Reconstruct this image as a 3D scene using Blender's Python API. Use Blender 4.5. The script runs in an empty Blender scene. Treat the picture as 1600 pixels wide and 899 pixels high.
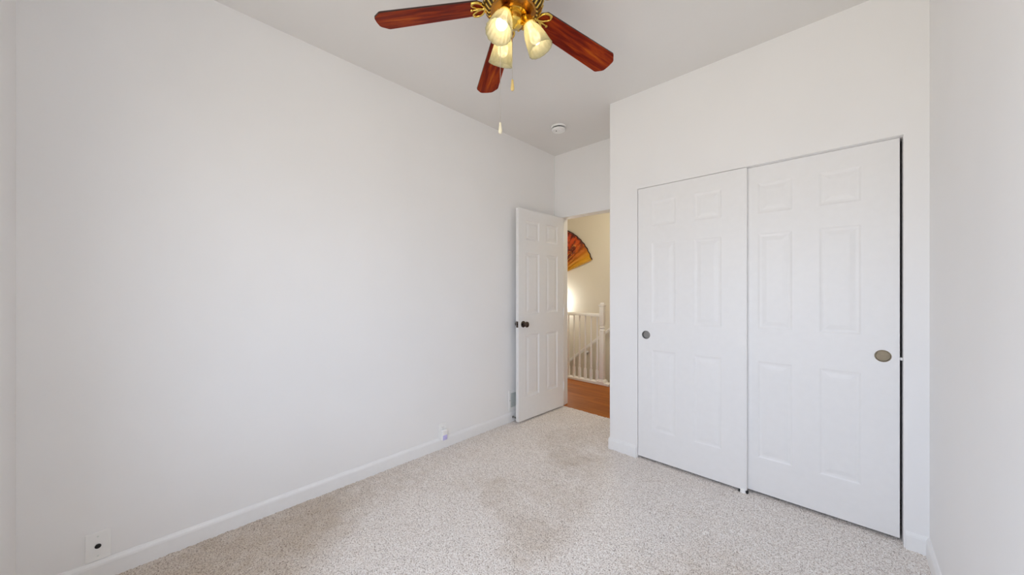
import bpy, bmesh, math, random
import numpy as np
from mathutils import Vector, Matrix
random.seed(7)
PI = math.pi
R = math.radians
sc = bpy.context.scene
col = sc.collection

# ------------------------------------------------------------------ room measurements (metres)
XL, XR = -2.3485, 0.2734          # left / right wall faces
YB, YC, YF = -0.344, 2.567, 3.139  # back wall, closet wall, doorway wall faces
XC = -1.3835                      # closet corner
H = 2.74                          # ceiling
CX0, CX1, CZ = -1.152, 0.1912, 2.018   # closet opening
DX0, DX1, DZ = -2.268, -1.555, 2.047   # doorway opening
WX0, WX1, WZ0, WZ1 = -1.22, 0.17, 0.65, 2.10  # window opening in back wall
YR, YH = 4.254, 5.20              # hall guard rail, hall far wall

SKY_COL, GROUND_COL, SKY_STRENGTH = (0.79, 0.915, 1.13, 1), (0.78, 0.735, 0.65, 1), 6.8
BULB = 10.0

# ------------------------------------------------------------------ camera
cam = bpy.data.cameras.new('camera'); camo = bpy.data.objects.new('camera', cam)
col.objects.link(camo); sc.camera = camo
cam.sensor_width = 36.0; cam.lens = 550.95 / 1600 * 36.0
cam.shift_y = 5.49 / 1600
cam.clip_start = 0.02
camo.location = (0, 0, 1.2516)
camo.rotation_euler = (R(90), 0, R(43.745))

# ------------------------------------------------------------------ world, lights, exposure
w = bpy.data.worlds.new('world'); sc.world = w; w.use_nodes = True
bg = w.node_tree.nodes['Background']
# daylight: bluish overcast sky above, warm sunlit ground below the horizon
wt = w.node_tree
tc_ = wt.nodes.new('ShaderNodeTexCoord'); sx_ = wt.nodes.new('ShaderNodeSeparateXYZ'); rp_ = wt.nodes.new('ShaderNodeValToRGB')
wt.links.new(tc_.outputs['Generated'], sx_.inputs[0])
ma_ = wt.nodes.new('ShaderNodeMath'); ma_.operation = 'MULTIPLY_ADD'; ma_.inputs[1].default_value = 0.5; ma_.inputs[2].default_value = 0.5
wt.links.new(sx_.outputs['Z'], ma_.inputs[0]); wt.links.new(ma_.outputs[0], rp_.inputs['Fac'])
e_ = rp_.color_ramp.elements
e_[0].position = 0.40; e_[0].color = GROUND_COL
e_[1].position = 0.58; e_[1].color = SKY_COL
wt.links.new(rp_.outputs['Color'], bg.inputs['Color'])
bg.inputs['Strength'].default_value = SKY_STRENGTH

pl = bpy.data.lights.new('window_portal', 'AREA'); pl.shape = 'RECTANGLE'
pl.size = WX1 - WX0; pl.size_y = WZ1 - WZ0; pl.cycles.is_portal = True
plo = bpy.data.objects.new('window_portal', pl); col.objects.link(plo)
plo.location = ((WX0 + WX1) / 2, YB - 0.16, (WZ0 + WZ1) / 2); plo.rotation_euler = (R(90), 0, 0)


def lamp(name, loc, power, colour, radius):
    l = bpy.data.lights.new(name, 'POINT'); l.energy = power; l.color = colour; l.shadow_soft_size = radius
    o = bpy.data.objects.new(name, l); col.objects.link(o); o.location = loc
    return o


lamp('hall_ceiling_light', (-2.2, 3.75, 2.35), 19, (1.0, 0.89, 0.68), 0.12)
lamp('hall_stair_light', (-3.78, 5.06, 1.06), 12, (1.0, 0.97, 0.90), 0.05)

vs = sc.view_settings
vs.view_transform = 'Standard'; vs.look = 'None'; vs.exposure = 0.0; vs.gamma = 1.0; vs.use_curve_mapping = False
sc.cycles.max_bounces = 16; sc.cycles.diffuse_bounces = 12; sc.cycles.transmission_bounces = 8
sc.cycles.transparent_max_bounces = 12
sc.cycles.use_denoising = True
sc.cycles.caustics_refractive = False; sc.cycles.caustics_reflective = False
sc.cycles.sample_clamp_indirect = 8.0


# ------------------------------------------------------------------ materials
class NT:
    def __init__(self, name):
        m = bpy.data.materials.new(name); m.use_nodes = True
        self.m = m; self.t = m.node_tree; self.b = self.t.nodes['Principled BSDF']
        self.out = self.t.nodes['Material Output']

    def n(self, kind, **kw):
        nd = self.t.nodes.new(kind)
        for k, v in kw.items():
            if k.startswith('i_'):
                nd.inputs[k[2:].replace('_', ' ')].default_value = v
            else:
                setattr(nd, k, v)
        return nd

    def l(self, a, b):
        self.t.links.new(a, b)

    def coord(self, scale=(1, 1, 1), rot=(0, 0, 0), out='Object'):
        tc = self.n('ShaderNodeTexCoord'); mp = self.n('ShaderNodeMapping')
        mp.inputs['Scale'].default_value = scale; mp.inputs['Rotation'].default_value = rot
        self.l(tc.outputs[out], mp.inputs['Vector'])
        return mp.outputs['Vector']

    def ramp(self, fac, stops):
        r = self.n('ShaderNodeValToRGB'); e = r.color_ramp.elements
        while len(e) > 1: e.remove(e[-1])
        e[0].position = stops[0][0]; e[0].color = (*stops[0][1], 1)
        for p, c in stops[1:]:
            k = e.new(p); k.color = (*c, 1)
        self.l(fac, r.inputs['Fac'])
        return r.outputs['Color']

    def mix(self, fac, a, b, mode='MIX'):
        x = self.n('ShaderNodeMix', data_type='RGBA', blend_type=mode)
        for s, v in ((x.inputs[0], fac), (x.inputs[6], a), (x.inputs[7], b)):
            if hasattr(v, 'is_output'): self.l(v, s)
            elif isinstance(v, (int, float)): s.default_value = v
            else: s.default_value = (*v, 1)
        return x.outputs[2]

    def math(self, op, a, b=0.0, clamp=False):
        x = self.n('ShaderNodeMath', operation=op, use_clamp=clamp)
        for s, v in ((x.inputs[0], a), (x.inputs[1], b)):
            if hasattr(v, 'is_output'): self.l(v, s)
            else: s.default_value = v
        return x.outputs[0]

    def bump(self, height, strength=0.2, dist=0.002):
        b = self.n('ShaderNodeBump'); b.inputs['Strength'].default_value = strength; b.inputs['Distance'].default_value = dist
        self.l(height, b.inputs['Height']); self.l(b.outputs['Normal'], self.b.inputs['Normal'])


def simple(name, colour, rough=0.5, metal=0.0, noise=0.0, nscale=40, bump=0.0):
    k = NT(name); k.b.inputs['Roughness'].default_value = rough; k.b.inputs['Metallic'].default_value = metal
    v = k.coord()
    nz = k.n('ShaderNodeTexNoise', i_Scale=nscale, i_Detail=3.0); k.l(v, nz.inputs['Vector'])
    lo = tuple(c * (1 - noise) for c in colour); hi = tuple(min(1, c * (1 + noise)) for c in colour)
    k.l(k.ramp(nz.outputs['Fac'], [(0.3, lo), (0.7, hi)]), k.b.inputs['Base Color'])
    if bump: k.bump(nz.outputs['Fac'], bump)
    return k.m


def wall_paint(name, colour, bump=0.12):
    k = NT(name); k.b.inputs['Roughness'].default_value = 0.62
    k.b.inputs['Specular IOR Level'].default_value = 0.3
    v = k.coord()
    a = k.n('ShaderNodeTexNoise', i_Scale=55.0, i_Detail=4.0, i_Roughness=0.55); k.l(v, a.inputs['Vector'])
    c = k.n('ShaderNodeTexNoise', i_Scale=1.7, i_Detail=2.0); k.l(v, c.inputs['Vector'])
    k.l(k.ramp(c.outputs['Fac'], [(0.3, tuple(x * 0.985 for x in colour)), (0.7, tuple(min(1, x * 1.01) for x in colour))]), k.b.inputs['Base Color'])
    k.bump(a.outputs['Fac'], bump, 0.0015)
    return k.m


M = {}
M['wall'] = wall_paint('wall_paint', (0.875, 0.87, 0.865))
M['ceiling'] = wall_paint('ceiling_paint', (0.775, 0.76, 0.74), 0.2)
M['hallwall'] = wall_paint('hall_wall_paint', (0.78, 0.75, 0.66))
M['trim'] = simple('trim_enamel', (0.87, 0.87, 0.868), 0.35, noise=0.01)
M['door'] = simple('door_enamel', (0.85, 0.845, 0.84), 0.42, noise=0.01, nscale=25)
M['plastic'] = simple('white_plastic', (0.90, 0.90, 0.885), 0.35, noise=0.01)
M['ivory'] = simple('ivory_plastic', (0.80, 0.74, 0.55), 0.35, noise=0.03)
M['pullwood'] = simple('honey_wood', (0.70, 0.52, 0.20), 0.35, noise=0.05)
M['black'] = simple('black_rubber', (0.012, 0.012, 0.012), 0.5, noise=0.1)
M['dark'] = simple('dark_void', (0.02, 0.02, 0.02), 0.9)
M['bronze'] = simple('oiled_bronze', (0.10, 0.075, 0.06), 0.22, 1.0, noise=0.1)
M['steel'] = simple('brushed_steel', (0.36, 0.355, 0.345), 0.35, 1.0, noise=0.05, nscale=120)
M['chrome'] = simple('dull_brass', (0.27, 0.22, 0.15), 0.42, 0.75, noise=0.06, nscale=120)
M['cupwall'] = simple('cup_wall_shade', (0.03, 0.026, 0.022), 0.4, 0.6, noise=0.1)  # dark crescent of shade put into the cup wall colour
M['brass'] = simple('polished_brass', (0.80, 0.55, 0.12), 0.16, 1.0, noise=0.04, nscale=30)
M['antique'] = simple('antique_brass', (0.42, 0.20, 0.05), 0.25, 1.0, noise=0.08, nscale=30)
M['chain'] = simple('nickel_chain', (0.55, 0.52, 0.47), 0.3, 1.0)
M['vent'] = simple('register_enamel', (0.74, 0.77, 0.75), 0.4)
M['lavender'] = simple('lavender_gel', (0.60, 0.56, 0.92), 0.15, noise=0.1, nscale=90)
M['shaft'] = simple('stairwell_dark_wood', (0.30, 0.16, 0.07), 0.5, noise=0.2)  # dark wood of the stairwell landing


def carpet_mat():
    k = NT('carpet_pile'); k.b.inputs['Roughness'].default_value = 0.95
    k.b.inputs['Specular IOR Level'].default_value = 0.1
    k.b.inputs['Sheen Weight'].default_value = 0.25
    v = k.coord()
    f = k.n('ShaderNodeTexNoise', i_Scale=165.0, i_Detail=2.0, i_Roughness=0.8); k.l(v, f.inputs['Vector'])
    vo = k.n('ShaderNodeTexVoronoi', i_Scale=210.0); k.l(v, vo.inputs['Vector'])
    base = k.ramp(f.outputs['Fac'], [(0.33, (0.22, 0.175, 0.145)), (0.41, (0.68, 0.61, 0.56)), (0.50, (0.90, 0.84, 0.79)), (0.62, (1.0, 0.985, 0.96))])
    spk = k.math('GREATER_THAN', vo.outputs['Color'], 0.80)
    base = k.mix(k.math('MULTIPLY', spk, 0.45), base, (0.34, 0.285, 0.245))
    # vacuum / footprint marks in the brushed pile, plus painted left-to-right light falloff (attribute laid out on the carpet mesh)
    at = k.n('ShaderNodeAttribute', attribute_name='pile_tone')
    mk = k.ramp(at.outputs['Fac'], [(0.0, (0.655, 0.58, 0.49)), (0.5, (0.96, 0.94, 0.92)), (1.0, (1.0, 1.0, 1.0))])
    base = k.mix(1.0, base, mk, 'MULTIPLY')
    k.l(base, k.b.inputs['Base Color'])
    k.bump(f.outputs['Fac'], 0.7, 0.006)
    return k.m


M['carpet'] = carpet_mat()


def hall_wood():
    k = NT('hall_wood'); k.b.inputs['Roughness'].default_value = 0.4; k.b.inputs['Specular IOR Level'].default_value = 0.12
    v = k.coord()
    br = k.n('ShaderNodeTexBrick', offset=0.37)
    for nm, val in (('Scale', 1.0), ('Mortar Size', 0.0015), ('Brick Width', 0.9), ('Row Height', 0.085)): br.inputs[nm].default_value = val
    br.inputs['Color1'].default_value = (0.47, 0.14, 0.010, 1); br.inputs['Color2'].default_value = (0.31, 0.08, 0.006, 1)
    br.inputs['Mortar'].default_value = (0.08, 0.03, 0.012, 1)
    k.l(v, br.inputs['Vector'])
    g = k.n('ShaderNodeTexNoise', i_Scale=1.0, i_Detail=5.0)
    mp = k.n('ShaderNodeMapping'); mp.inputs['Scale'].default_value = (4, 40, 4); k.l(v, mp.inputs['Vector']); k.l(mp.outputs[0], g.inputs['Vector'])
    k.l(k.mix(0.5, br.outputs['Color'], k.ramp(g.outputs['Fac'], [(0.3, (0.22, 0.055, 0.006)), (0.7, (0.46, 0.165, 0.024))])), k.b.inputs['Base Color'])
    return k.m


M['hallwood'] = hall_wood()


def blade_wood():
    k = NT('rosewood_blade'); k.b.inputs['Roughness'].default_value = 0.5; k.b.inputs['Specular IOR Level'].default_value = 0.12
    v = k.coord((3.0, 34.0, 10.0))
    g = k.n('ShaderNodeTexNoise', i_Scale=1.0, i_Detail=6.0, i_Roughness=0.62, i_Distortion=0.6); k.l(v, g.inputs['Vector'])
    k.l(k.ramp(g.outputs['Fac'], [(0.30, (0.045, 0.002, 0.001)), (0.44, (0.17, 0.011, 0.002)), (0.58, (0.32, 0.040, 0.003)), (0.72, (0.48, 0.105, 0.006))]), k.b.inputs['Base Color'])
    return k.m


M['blade'] = blade_wood()
M['bladedge'] = simple('blade_edge', (0.03, 0.008, 0.005), 0.4)


def frosted():
    k = NT('frosted_glass'); t = k.t
    v = k.coord()
    nz = k.n('ShaderNodeTexNoise', i_Scale=60.0, i_Detail=3.0); k.l(v, nz.inputs['Vector'])
    k.b.inputs['Base Color'].default_value = (0.46, 0.45, 0.33, 1); k.b.inputs['Roughness'].default_value = 0.25
    tl = k.n('ShaderNodeBsdfTranslucent'); tl.inputs['Color'].default_value = (0.76, 0.72, 0.48, 1)
    tr = k.n('ShaderNodeBsdfTransparent'); tr.inputs['Color'].default_value = (1.0, 0.98, 0.90, 1)
    m1 = k.n('ShaderNodeMixShader', i_Fac=0.42); k.l(k.b.outputs[0], m1.inputs[1]); k.l(tl.outputs[0], m1.inputs[2])
    m2 = k.n('ShaderNodeMixShader')
    k.l(k.ramp(nz.outputs['Fac'], [(0.3, (0.16, 0.16, 0.16)), (0.7, (0.34, 0.34, 0.34))]), m2.inputs[0])
    k.l(m1.outputs[0], m2.inputs[1]); k.l(tr.outputs[0], m2.inputs[2]); k.l(m2.outputs[0], k.out.inputs['Surface'])
    return k.m


M['frost'] = frosted()


def emit(name, colour, strength):
    k = NT(name); e = k.n('ShaderNodeEmission'); e.inputs['Color'].default_value = (*colour, 1); e.inputs['Strength'].default_value = strength
    k.l(e.outputs[0], k.out.inputs['Surface'])
    return k.m


M['bulb'] = emit('lit_bulb', (1.0, 0.81, 0.55), BULB)


def pane_glass():
    k = NT('window_glass')
    tr = k.n('ShaderNodeBsdfTransparent'); gl = k.n('ShaderNodeBsdfGlossy', i_Roughness=0.02)
    m = k.n('ShaderNodeMixShader', i_Fac=0.05); k.l(tr.outputs[0], m.inputs[1]); k.l(gl.outputs[0], m.inputs[2]); k.l(m.outputs[0], k.out.inputs['Surface'])
    return k.m


M['glass'] = pane_glass()


def fan_paper():
    # painted leaf: local X/Z, pivot at origin; gold guard ends, red-orange middle with dark blossoms
    k = NT('painted_fan_leaf'); k.b.inputs['Roughness'].default_value = 0.45
    tc = k.n('ShaderNodeTexCoord'); sp = k.n('ShaderNodeSeparateXYZ'); k.l(tc.outputs['Object'], sp.inputs[0])
    ang = k.math('DIVIDE', k.math('ARCTAN2', sp.outputs['Z'], sp.outputs['X']), PI)
    c = k.ramp(ang, [(0.10, (0.80, 0.46, 0.03)), (0.135, (0.74, 0.36, 0.02)), (0.17, (0.60, 0.20, 0.015)), (0.24, (0.62, 0.10, 0.008)), (0.33, (0.58, 0.060, 0.008)), (0.5, (0.52, 0.045, 0.008)), (0.76, (0.50, 0.10, 0.012)), (0.87, (0.80, 0.46, 0.03))])
    nz = k.n('ShaderNodeTexNoise', i_Scale=11.0, i_Detail=5.0, i_Roughness=0.6); k.l(tc.outputs['Object'], nz.inputs['Vector'])
    amask = k.ramp(ang, [(0.17, (0, 0, 0)), (0.23, (1, 1, 1)), (0.70, (1, 1, 1)), (0.80, (0, 0, 0))])
    bl = k.ramp(nz.outputs['Fac'], [(0.46, (0, 0, 0)), (0.54, (1, 1, 1))])
    f = k.math('MULTIPLY', k.math('MULTIPLY', amask, bl), 0.85)
    c = k.mix(f, c, (0.09, 0.012, 0.012))
    nz2 = k.n('ShaderNodeTexNoise', i_Scale=16.0, i_Detail=3.0); k.l(tc.outputs['Object'], nz2.inputs['Vector'])
    bl2 = k.ramp(nz2.outputs['Fac'], [(0.60, (0, 0, 0)), (0.66, (1, 1, 1))])
    c = k.mix(k.math('MULTIPLY', k.math('MULTIPLY', amask, bl2), 0.8), c, (0.75, 0.30, 0.05))
    k.l(c, k.b.inputs['Base Color'])
    return k.m


M['fanpaper'] = fan_paper()
M['fanstick'] = simple('bamboo_stick', (0.62, 0.34, 0.05), 0.35, noise=0.15)
M['fanedge'] = simple('fan_dark_border', (0.035, 0.012, 0.01), 0.5)


# ------------------------------------------------------------------ mesh helpers
def obj(name, bm, m, parent=None, smooth=False, angle=None):
    me = bpy.data.meshes.new(name)
    bmesh.ops.recalc_face_normals(bm, faces=bm.faces)
    bm.to_mesh(me); bm.free()
    for x in (m if isinstance(m, (list, tuple)) else [m]): me.materials.append(x)
    if smooth: me.shade_smooth()
    if angle: me.set_sharp_from_angle(angle=R(angle))
    o = bpy.data.objects.new(name, me); col.objects.link(o)
    if parent: o.parent = parent
    return o


def box(bm, lo, hi, bevel=0.0, seg=2):
    x0, y0, z0 = lo; x1, y1, z1 = hi
    vs_ = [bm.verts.new(p) for p in ((x0, y0, z0), (x1, y0, z0), (x1, y1, z0), (x0, y1, z0), (x0, y0, z1), (x1, y0, z1), (x1, y1, z1), (x0, y1, z1))]
    fs = [bm.faces.new([vs_[i] for i in f]) for f in ((3, 2, 1, 0), (4, 5, 6, 7), (0, 1, 5, 4), (1, 2, 6, 5), (2, 3, 7, 6), (3, 0, 4, 7))]
    if bevel:
        es = list({e for f in fs for e in f.edges})
        bmesh.ops.bevel(bm, geom=es, offset=bevel, segments=seg, profile=0.5, affect='EDGES')


def prism(bm, pts, axis, a, b):
    """extrude a closed 2-D outline along an axis; pts are the other two coordinates in xyz order"""
    def mk(p, t):
        q = list(p); q.insert(axis, t); return bm.verts.new(q)
    A = [mk(p, a) for p in pts]; B = [mk(p, b) for p in pts]
    n = len(pts)
    bm.faces.new(A[::-1]); bm.faces.new(B)
    for i in range(n):
        bm.faces.new((A[i], A[(i + 1) % n], B[(i + 1) % n], B[i]))


def lathe(bm, prof, seg=32, mat=None, flute=None, mi=0, caps=True):
    mat = mat or Matrix.Identity(4)
    rings = []
    for r, z in prof:
        if r < 1e-6:
            rings.append([bm.verts.new(mat @ Vector((0, 0, z)))])
        else:
            ring = []
            for i in range(seg):
                a = 2 * PI * i / seg
                rr = r * (1 + (flute(a, z) if flute else 0))
                ring.append(bm.verts.new(mat @ Vector((rr * math.cos(a), rr * math.sin(a), z))))
            rings.append(ring)
    for A, B in zip(rings, rings[1:]):
        if len(A) == 1 and len(B) == 1: continue
        for i in range(seg):
            j = (i + 1) % seg
            if len(A) == 1: f = bm.faces.new((A[0], B[i], B[j]))
            elif len(B) == 1: f = bm.faces.new((A[i], A[j], B[0]))
            else: f = bm.faces.new((A[i], A[j], B[j], B[i]))
            f.material_index = mi
    if not caps: return
    if len(rings[0]) > 1: bm.faces.new(rings[0][::-1]).material_index = mi
    if len(rings[-1]) > 1: bm.faces.new(rings[-1]).material_index = mi


def align(d, at=(0, 0, 0)):
    q = Vector((0, 0, 1)).rotation_difference(Vector(d).normalized())
    return Matrix.Translation(at) @ q.to_matrix().to_4x4()


def tube(bm, pts, rad, seg=10):
    pts = [Vector(p) for p in pts]
    rads = rad if isinstance(rad, (list, tuple)) else [rad] * len(pts)
    rings = []
    up = None
    for i, p in enumerate(pts):
        t = (pts[min(i + 1, len(pts) - 1)] - pts[max(i - 1, 0)]).normalized()
        if up is None:
            up = t.orthogonal().normalized()
        up = (up - t * up.dot(t)).normalized(); s = t.cross(up)
        rings.append([bm.verts.new(p + rads[i] * (math.cos(a) * up + math.sin(a) * s)) for a in [2 * PI * k / seg for k in range(seg)]])
    for A, B in zip(rings, rings[1:]):
        for i in range(seg): bm.faces.new((A[i], A[(i + 1) % seg], B[(i + 1) % seg], B[i]))
    bm.faces.new(rings[0][::-1]); bm.faces.new(rings[-1])


def bez(p0, p1, p2, n=8):
    p0, p1, p2 = Vector(p0), Vector(p1), Vector(p2)
    return [(1 - t) ** 2 * p0 + 2 * t * (1 - t) * p1 + t * t * p2 for t in [i / n for i in range(n + 1)]]


def tag(o, label, cat, group=None, kind=None):
    o['label'] = label; o['category'] = cat
    if group: o['group'] = group
    if kind: o['kind'] = kind
    return o


def thing(name, label, cat, loc=(0, 0, 0), rz=0, group=None):
    o = bpy.data.objects.new(name, None); col.objects.link(o); o.location = loc; o.rotation_euler = (0, 0, rz)
    o.empty_display_size = 0.05
    return tag(o, label, cat, group)


def struct(name, bm, m, label, cat, **kw):
    return tag(obj(name, bm, m, **kw), label, cat, kind='structure')


# ------------------------------------------------------------------ room shell
T = 0.12
# carpet: one displaced pile surface over room, alcove and closet floor
def carpet():
    step = 0.008
    xs = np.arange(XL - 0.005, XR + 0.006, step); ys = np.arange(YB - 0.005, 3.165, step)
    nx, ny = len(xs), len(ys)
    rng = np.random.default_rng(3)
    X, Y = np.meshgrid(xs, ys)
    keep_edge = 0.002
    Z = rng.uniform(-0.004, 0.003, X.shape)
    Xj = X + rng.uniform(-keep_edge, keep_edge, X.shape); Yj = Y + rng.uniform(-keep_edge, keep_edge, X.shape)
    co = np.stack([Xj, Yj, Z], -1).reshape(-1, 3)
    idx = np.arange(nx * ny).reshape(ny, nx)
    q = np.stack([idx[:-1, :-1], idx[:-1, 1:], idx[1:, 1:], idx[1:, :-1]], -1).reshape(-1, 4)
    cx = co[q].mean(1)
    ok = (cx[:, 1] < 3.14) | ((cx[:, 0] > DX0 - 0.01) & (cx[:, 0] < DX1 + 0.01))   # runs under the doorway only
    q = q[ok]
    me = bpy.data.meshes.new('floor')
    me.vertices.add(len(co)); me.vertices.foreach_set('co', co.ravel())
    me.loops.add(q.size); me.loops.foreach_set('vertex_index', q.ravel().astype(np.int32))
    me.polygons.add(len(q)); me.polygons.foreach_set('loop_start', (np.arange(len(q)) * 4).astype(np.int32))
    # brushed areas of the pile and painted light falloff, as outlines on the floor: (tone, outline)
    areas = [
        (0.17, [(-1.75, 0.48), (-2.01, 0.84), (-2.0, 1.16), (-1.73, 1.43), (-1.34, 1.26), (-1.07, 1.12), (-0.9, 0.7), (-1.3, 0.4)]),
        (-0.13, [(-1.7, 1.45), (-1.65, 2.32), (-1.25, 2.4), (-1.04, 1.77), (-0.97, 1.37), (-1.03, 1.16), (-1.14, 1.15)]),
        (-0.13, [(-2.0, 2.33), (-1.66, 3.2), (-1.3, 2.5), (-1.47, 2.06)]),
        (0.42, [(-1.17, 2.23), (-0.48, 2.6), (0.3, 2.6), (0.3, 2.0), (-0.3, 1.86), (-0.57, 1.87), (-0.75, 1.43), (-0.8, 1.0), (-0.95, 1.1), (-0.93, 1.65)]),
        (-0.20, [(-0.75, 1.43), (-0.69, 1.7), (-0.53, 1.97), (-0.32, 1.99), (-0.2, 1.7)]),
        (-0.46, [(-2.5, -0.4), (-2.5, 1.2), (-2.25, 1.1), (-1.84, 0.86), (-1.62, 0.45), (-1.5, -0.4)]),  # shade towards the left wall, painted as a soft darker area
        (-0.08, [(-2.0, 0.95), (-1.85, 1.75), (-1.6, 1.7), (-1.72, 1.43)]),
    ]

    def blur_noise(sz, amp):
        g = rng.normal(size=(ny // sz + 3, nx // sz + 3))
        yy = np.arange(ny) / sz; xx = np.arange(nx) / sz
        y0 = yy.astype(int); x0 = xx.astype(int); fy = (yy - y0)[:, None]; fx = (xx - x0)[None, :]
        return amp * ((g[y0][:, x0] * (1 - fx) + g[y0][:, x0 + 1] * fx) * (1 - fy) + (g[y0 + 1][:, x0] * (1 - fx) + g[y0 + 1][:, x0 + 1] * fx) * fy)
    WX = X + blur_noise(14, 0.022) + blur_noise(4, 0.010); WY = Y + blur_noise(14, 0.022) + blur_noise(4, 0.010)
    tone = np.full(X.shape, 0.52) + blur_noise(22, 0.05) + blur_noise(5, 0.05)
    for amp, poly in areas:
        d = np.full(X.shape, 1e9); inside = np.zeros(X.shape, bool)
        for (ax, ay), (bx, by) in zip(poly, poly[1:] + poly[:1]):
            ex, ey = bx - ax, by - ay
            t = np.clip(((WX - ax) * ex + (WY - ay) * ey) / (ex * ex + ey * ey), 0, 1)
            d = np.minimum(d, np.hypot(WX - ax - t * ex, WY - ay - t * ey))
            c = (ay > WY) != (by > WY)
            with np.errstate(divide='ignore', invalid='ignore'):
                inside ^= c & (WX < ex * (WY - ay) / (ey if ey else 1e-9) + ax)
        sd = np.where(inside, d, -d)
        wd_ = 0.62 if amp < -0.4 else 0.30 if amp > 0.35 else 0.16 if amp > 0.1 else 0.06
        tone += amp * np.clip(sd / wd_ + 0.5, 0, 1)
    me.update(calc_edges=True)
    at = me.attributes.new('pile_tone', 'FLOAT', 'POINT'); at.data.foreach_set('value', np.clip(tone, 0, 1).ravel().astype(np.float32))
    me.validate(); me.shade_smooth()
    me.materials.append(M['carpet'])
    o = bpy.data.objects.new('floor', me); col.objects.link(o)
    tag(o, 'beige speckled cut-pile carpet covering the bedroom floor with vacuum marks and painted-in shade to the left', 'carpet', kind='structure')


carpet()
bm = bmesh.new(); box(bm, (XL - T, YB - T, -0.06), (XR + T, YF + 0.02, -0.012))
struct('floor_slab', bm, M['dark'], 'subfloor under the bedroom carpet', 'subfloor')

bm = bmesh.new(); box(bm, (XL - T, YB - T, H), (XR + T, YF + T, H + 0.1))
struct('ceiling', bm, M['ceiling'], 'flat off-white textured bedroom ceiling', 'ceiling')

bm = bmesh.new(); box(bm, (XL - T, YB - T, -0.05), (XL, YF + T, H))
struct('wall_left', bm, M['wall'], 'long plain off-white wall on the left of the bedroom', 'wall')
bm = bmesh.new(); box(bm, (XR, YB - T, -0.05), (XR + T, YF + T, H))
struct('wall_right', bm, M['wall'], 'plain off-white wall at the right edge beside the closet', 'wall')

# back wall with the window opening (behind the camera)
bm = bmesh.new()
box(bm, (XL, YB - T, -0.05), (WX0, YB, H)); box(bm, (WX1, YB - T, -0.05), (XR, YB, H))
box(bm, (WX0, YB - T, -0.05), (WX1, YB, WZ0)); box(bm, (WX0, YB - T, WZ1), (WX1, YB, H))
struct('wall_back', bm, M['wall'], 'off-white wall at the far left edge of the view', 'wall')

# closet wall: rounded outer corner, header over the sliding doors, return wall along the alcove
bm = bmesh.new()
rr = 0.012
arc = [(XC + rr - rr * math.cos(a), YC + rr - rr * math.sin(a)) for a in [PI / 2 * i / 6 for i in range(7)]]
left = arc + [(CX0, YC), (CX0, YC + 0.11), (XC + 0.11, YC + 0.11), (XC + 0.11, YF), (XC, YF)]
prism(bm, left, 2, -0.05, H)
box(bm, (CX0, YC, CZ), (CX1, YC + 0.11, H))
box(bm, (CX1, YC, -0.05), (XR, YC + 0.11, H))
struct('wall_front', bm, M['wall'], 'off-white wall around the sliding closet doors with a rounded corner', 'wall')

# wall with the doorway to the hall (also the back of the closet)
bm = bmesh.new()
box(bm, (XL, YF, -0.05), (DX0 - 0.012, YF + T, H)); box(bm, (DX1 + 0.012, YF, -0.05), (XR, YF + T, H))
box(bm, (DX0 - 0.012, YF, DZ + 0.012), (DX1 + 0.012, YF + T - 0.002, H))
struct('wall_doorway', bm, M['wall'], 'short off-white wall above and around the open doorway', 'wall')

# door jamb lining with stop
bm = bmesh.new()
box(bm, (DX0 - 0.0125, YF - 0.004, 0), (DX0 + 0.001, YF + T + 0.004, DZ), 0.002)
box(bm, (DX1 - 0.004, YF - 0.004, 0), (DX1 + 0.0125, YF + T + 0.004, DZ), 0.002)
box(bm, (DX0 - 0.0125, YF - 0.003, DZ), (DX1 + 0.0125, YF + T, DZ + 0.0125), 0.002)
box(bm, (DX0 + 0.001, YF + 0.045, 0), (DX0 + 0.008, YF + 0.08, DZ - 0.004), 0.0015)
box(bm, (DX1 - 0.014, YF + 0.045, 0), (DX1 - 0.004, YF + 0.08, DZ - 0.004), 0.002)
struct('trim_1', bm, M['trim'], 'white painted door jamb around the doorway to the hall', 'door jamb')


# baseboards
def bb_pts(sign):
    return [(0, -0.01), (sign * 0.013, -0.01), (sign * 0.013, 0.066), (sign * 0.011, 0.074), (sign * 0.006, 0.082), (sign * 0.004, 0.086), (0, 0.087)]


def baseboard_y(bm, x, sign, y0, y1):      # runs along Y on the wall face x
    prism(bm, [(x + a, b) for a, b in bb_pts(sign)], 1, y0, y1)


def baseboard_x(bm, y, sign, x0, x1):
    prism(bm, [(y + a, b) for a, b in bb_pts(sign)], 0, x0, x1)


bm = bmesh.new(); baseboard_y(bm, XL, 1, YB, YF)
struct('baseboard_left', bm, M['trim'], 'long white baseboard along the plain left wall', 'baseboard')
bm = bmesh.new(); baseboard_y(bm, XR, -1, YB, YC)
struct('baseboard_right', bm, M['trim'], 'white baseboard at the foot of the right wall', 'baseboard')
bm = bmesh.new(); baseboard_x(bm, YB, 1, XL, XR)
struct('baseboard_back', bm, M['trim'], 'white baseboard below the window wall', 'baseboard')
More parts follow.
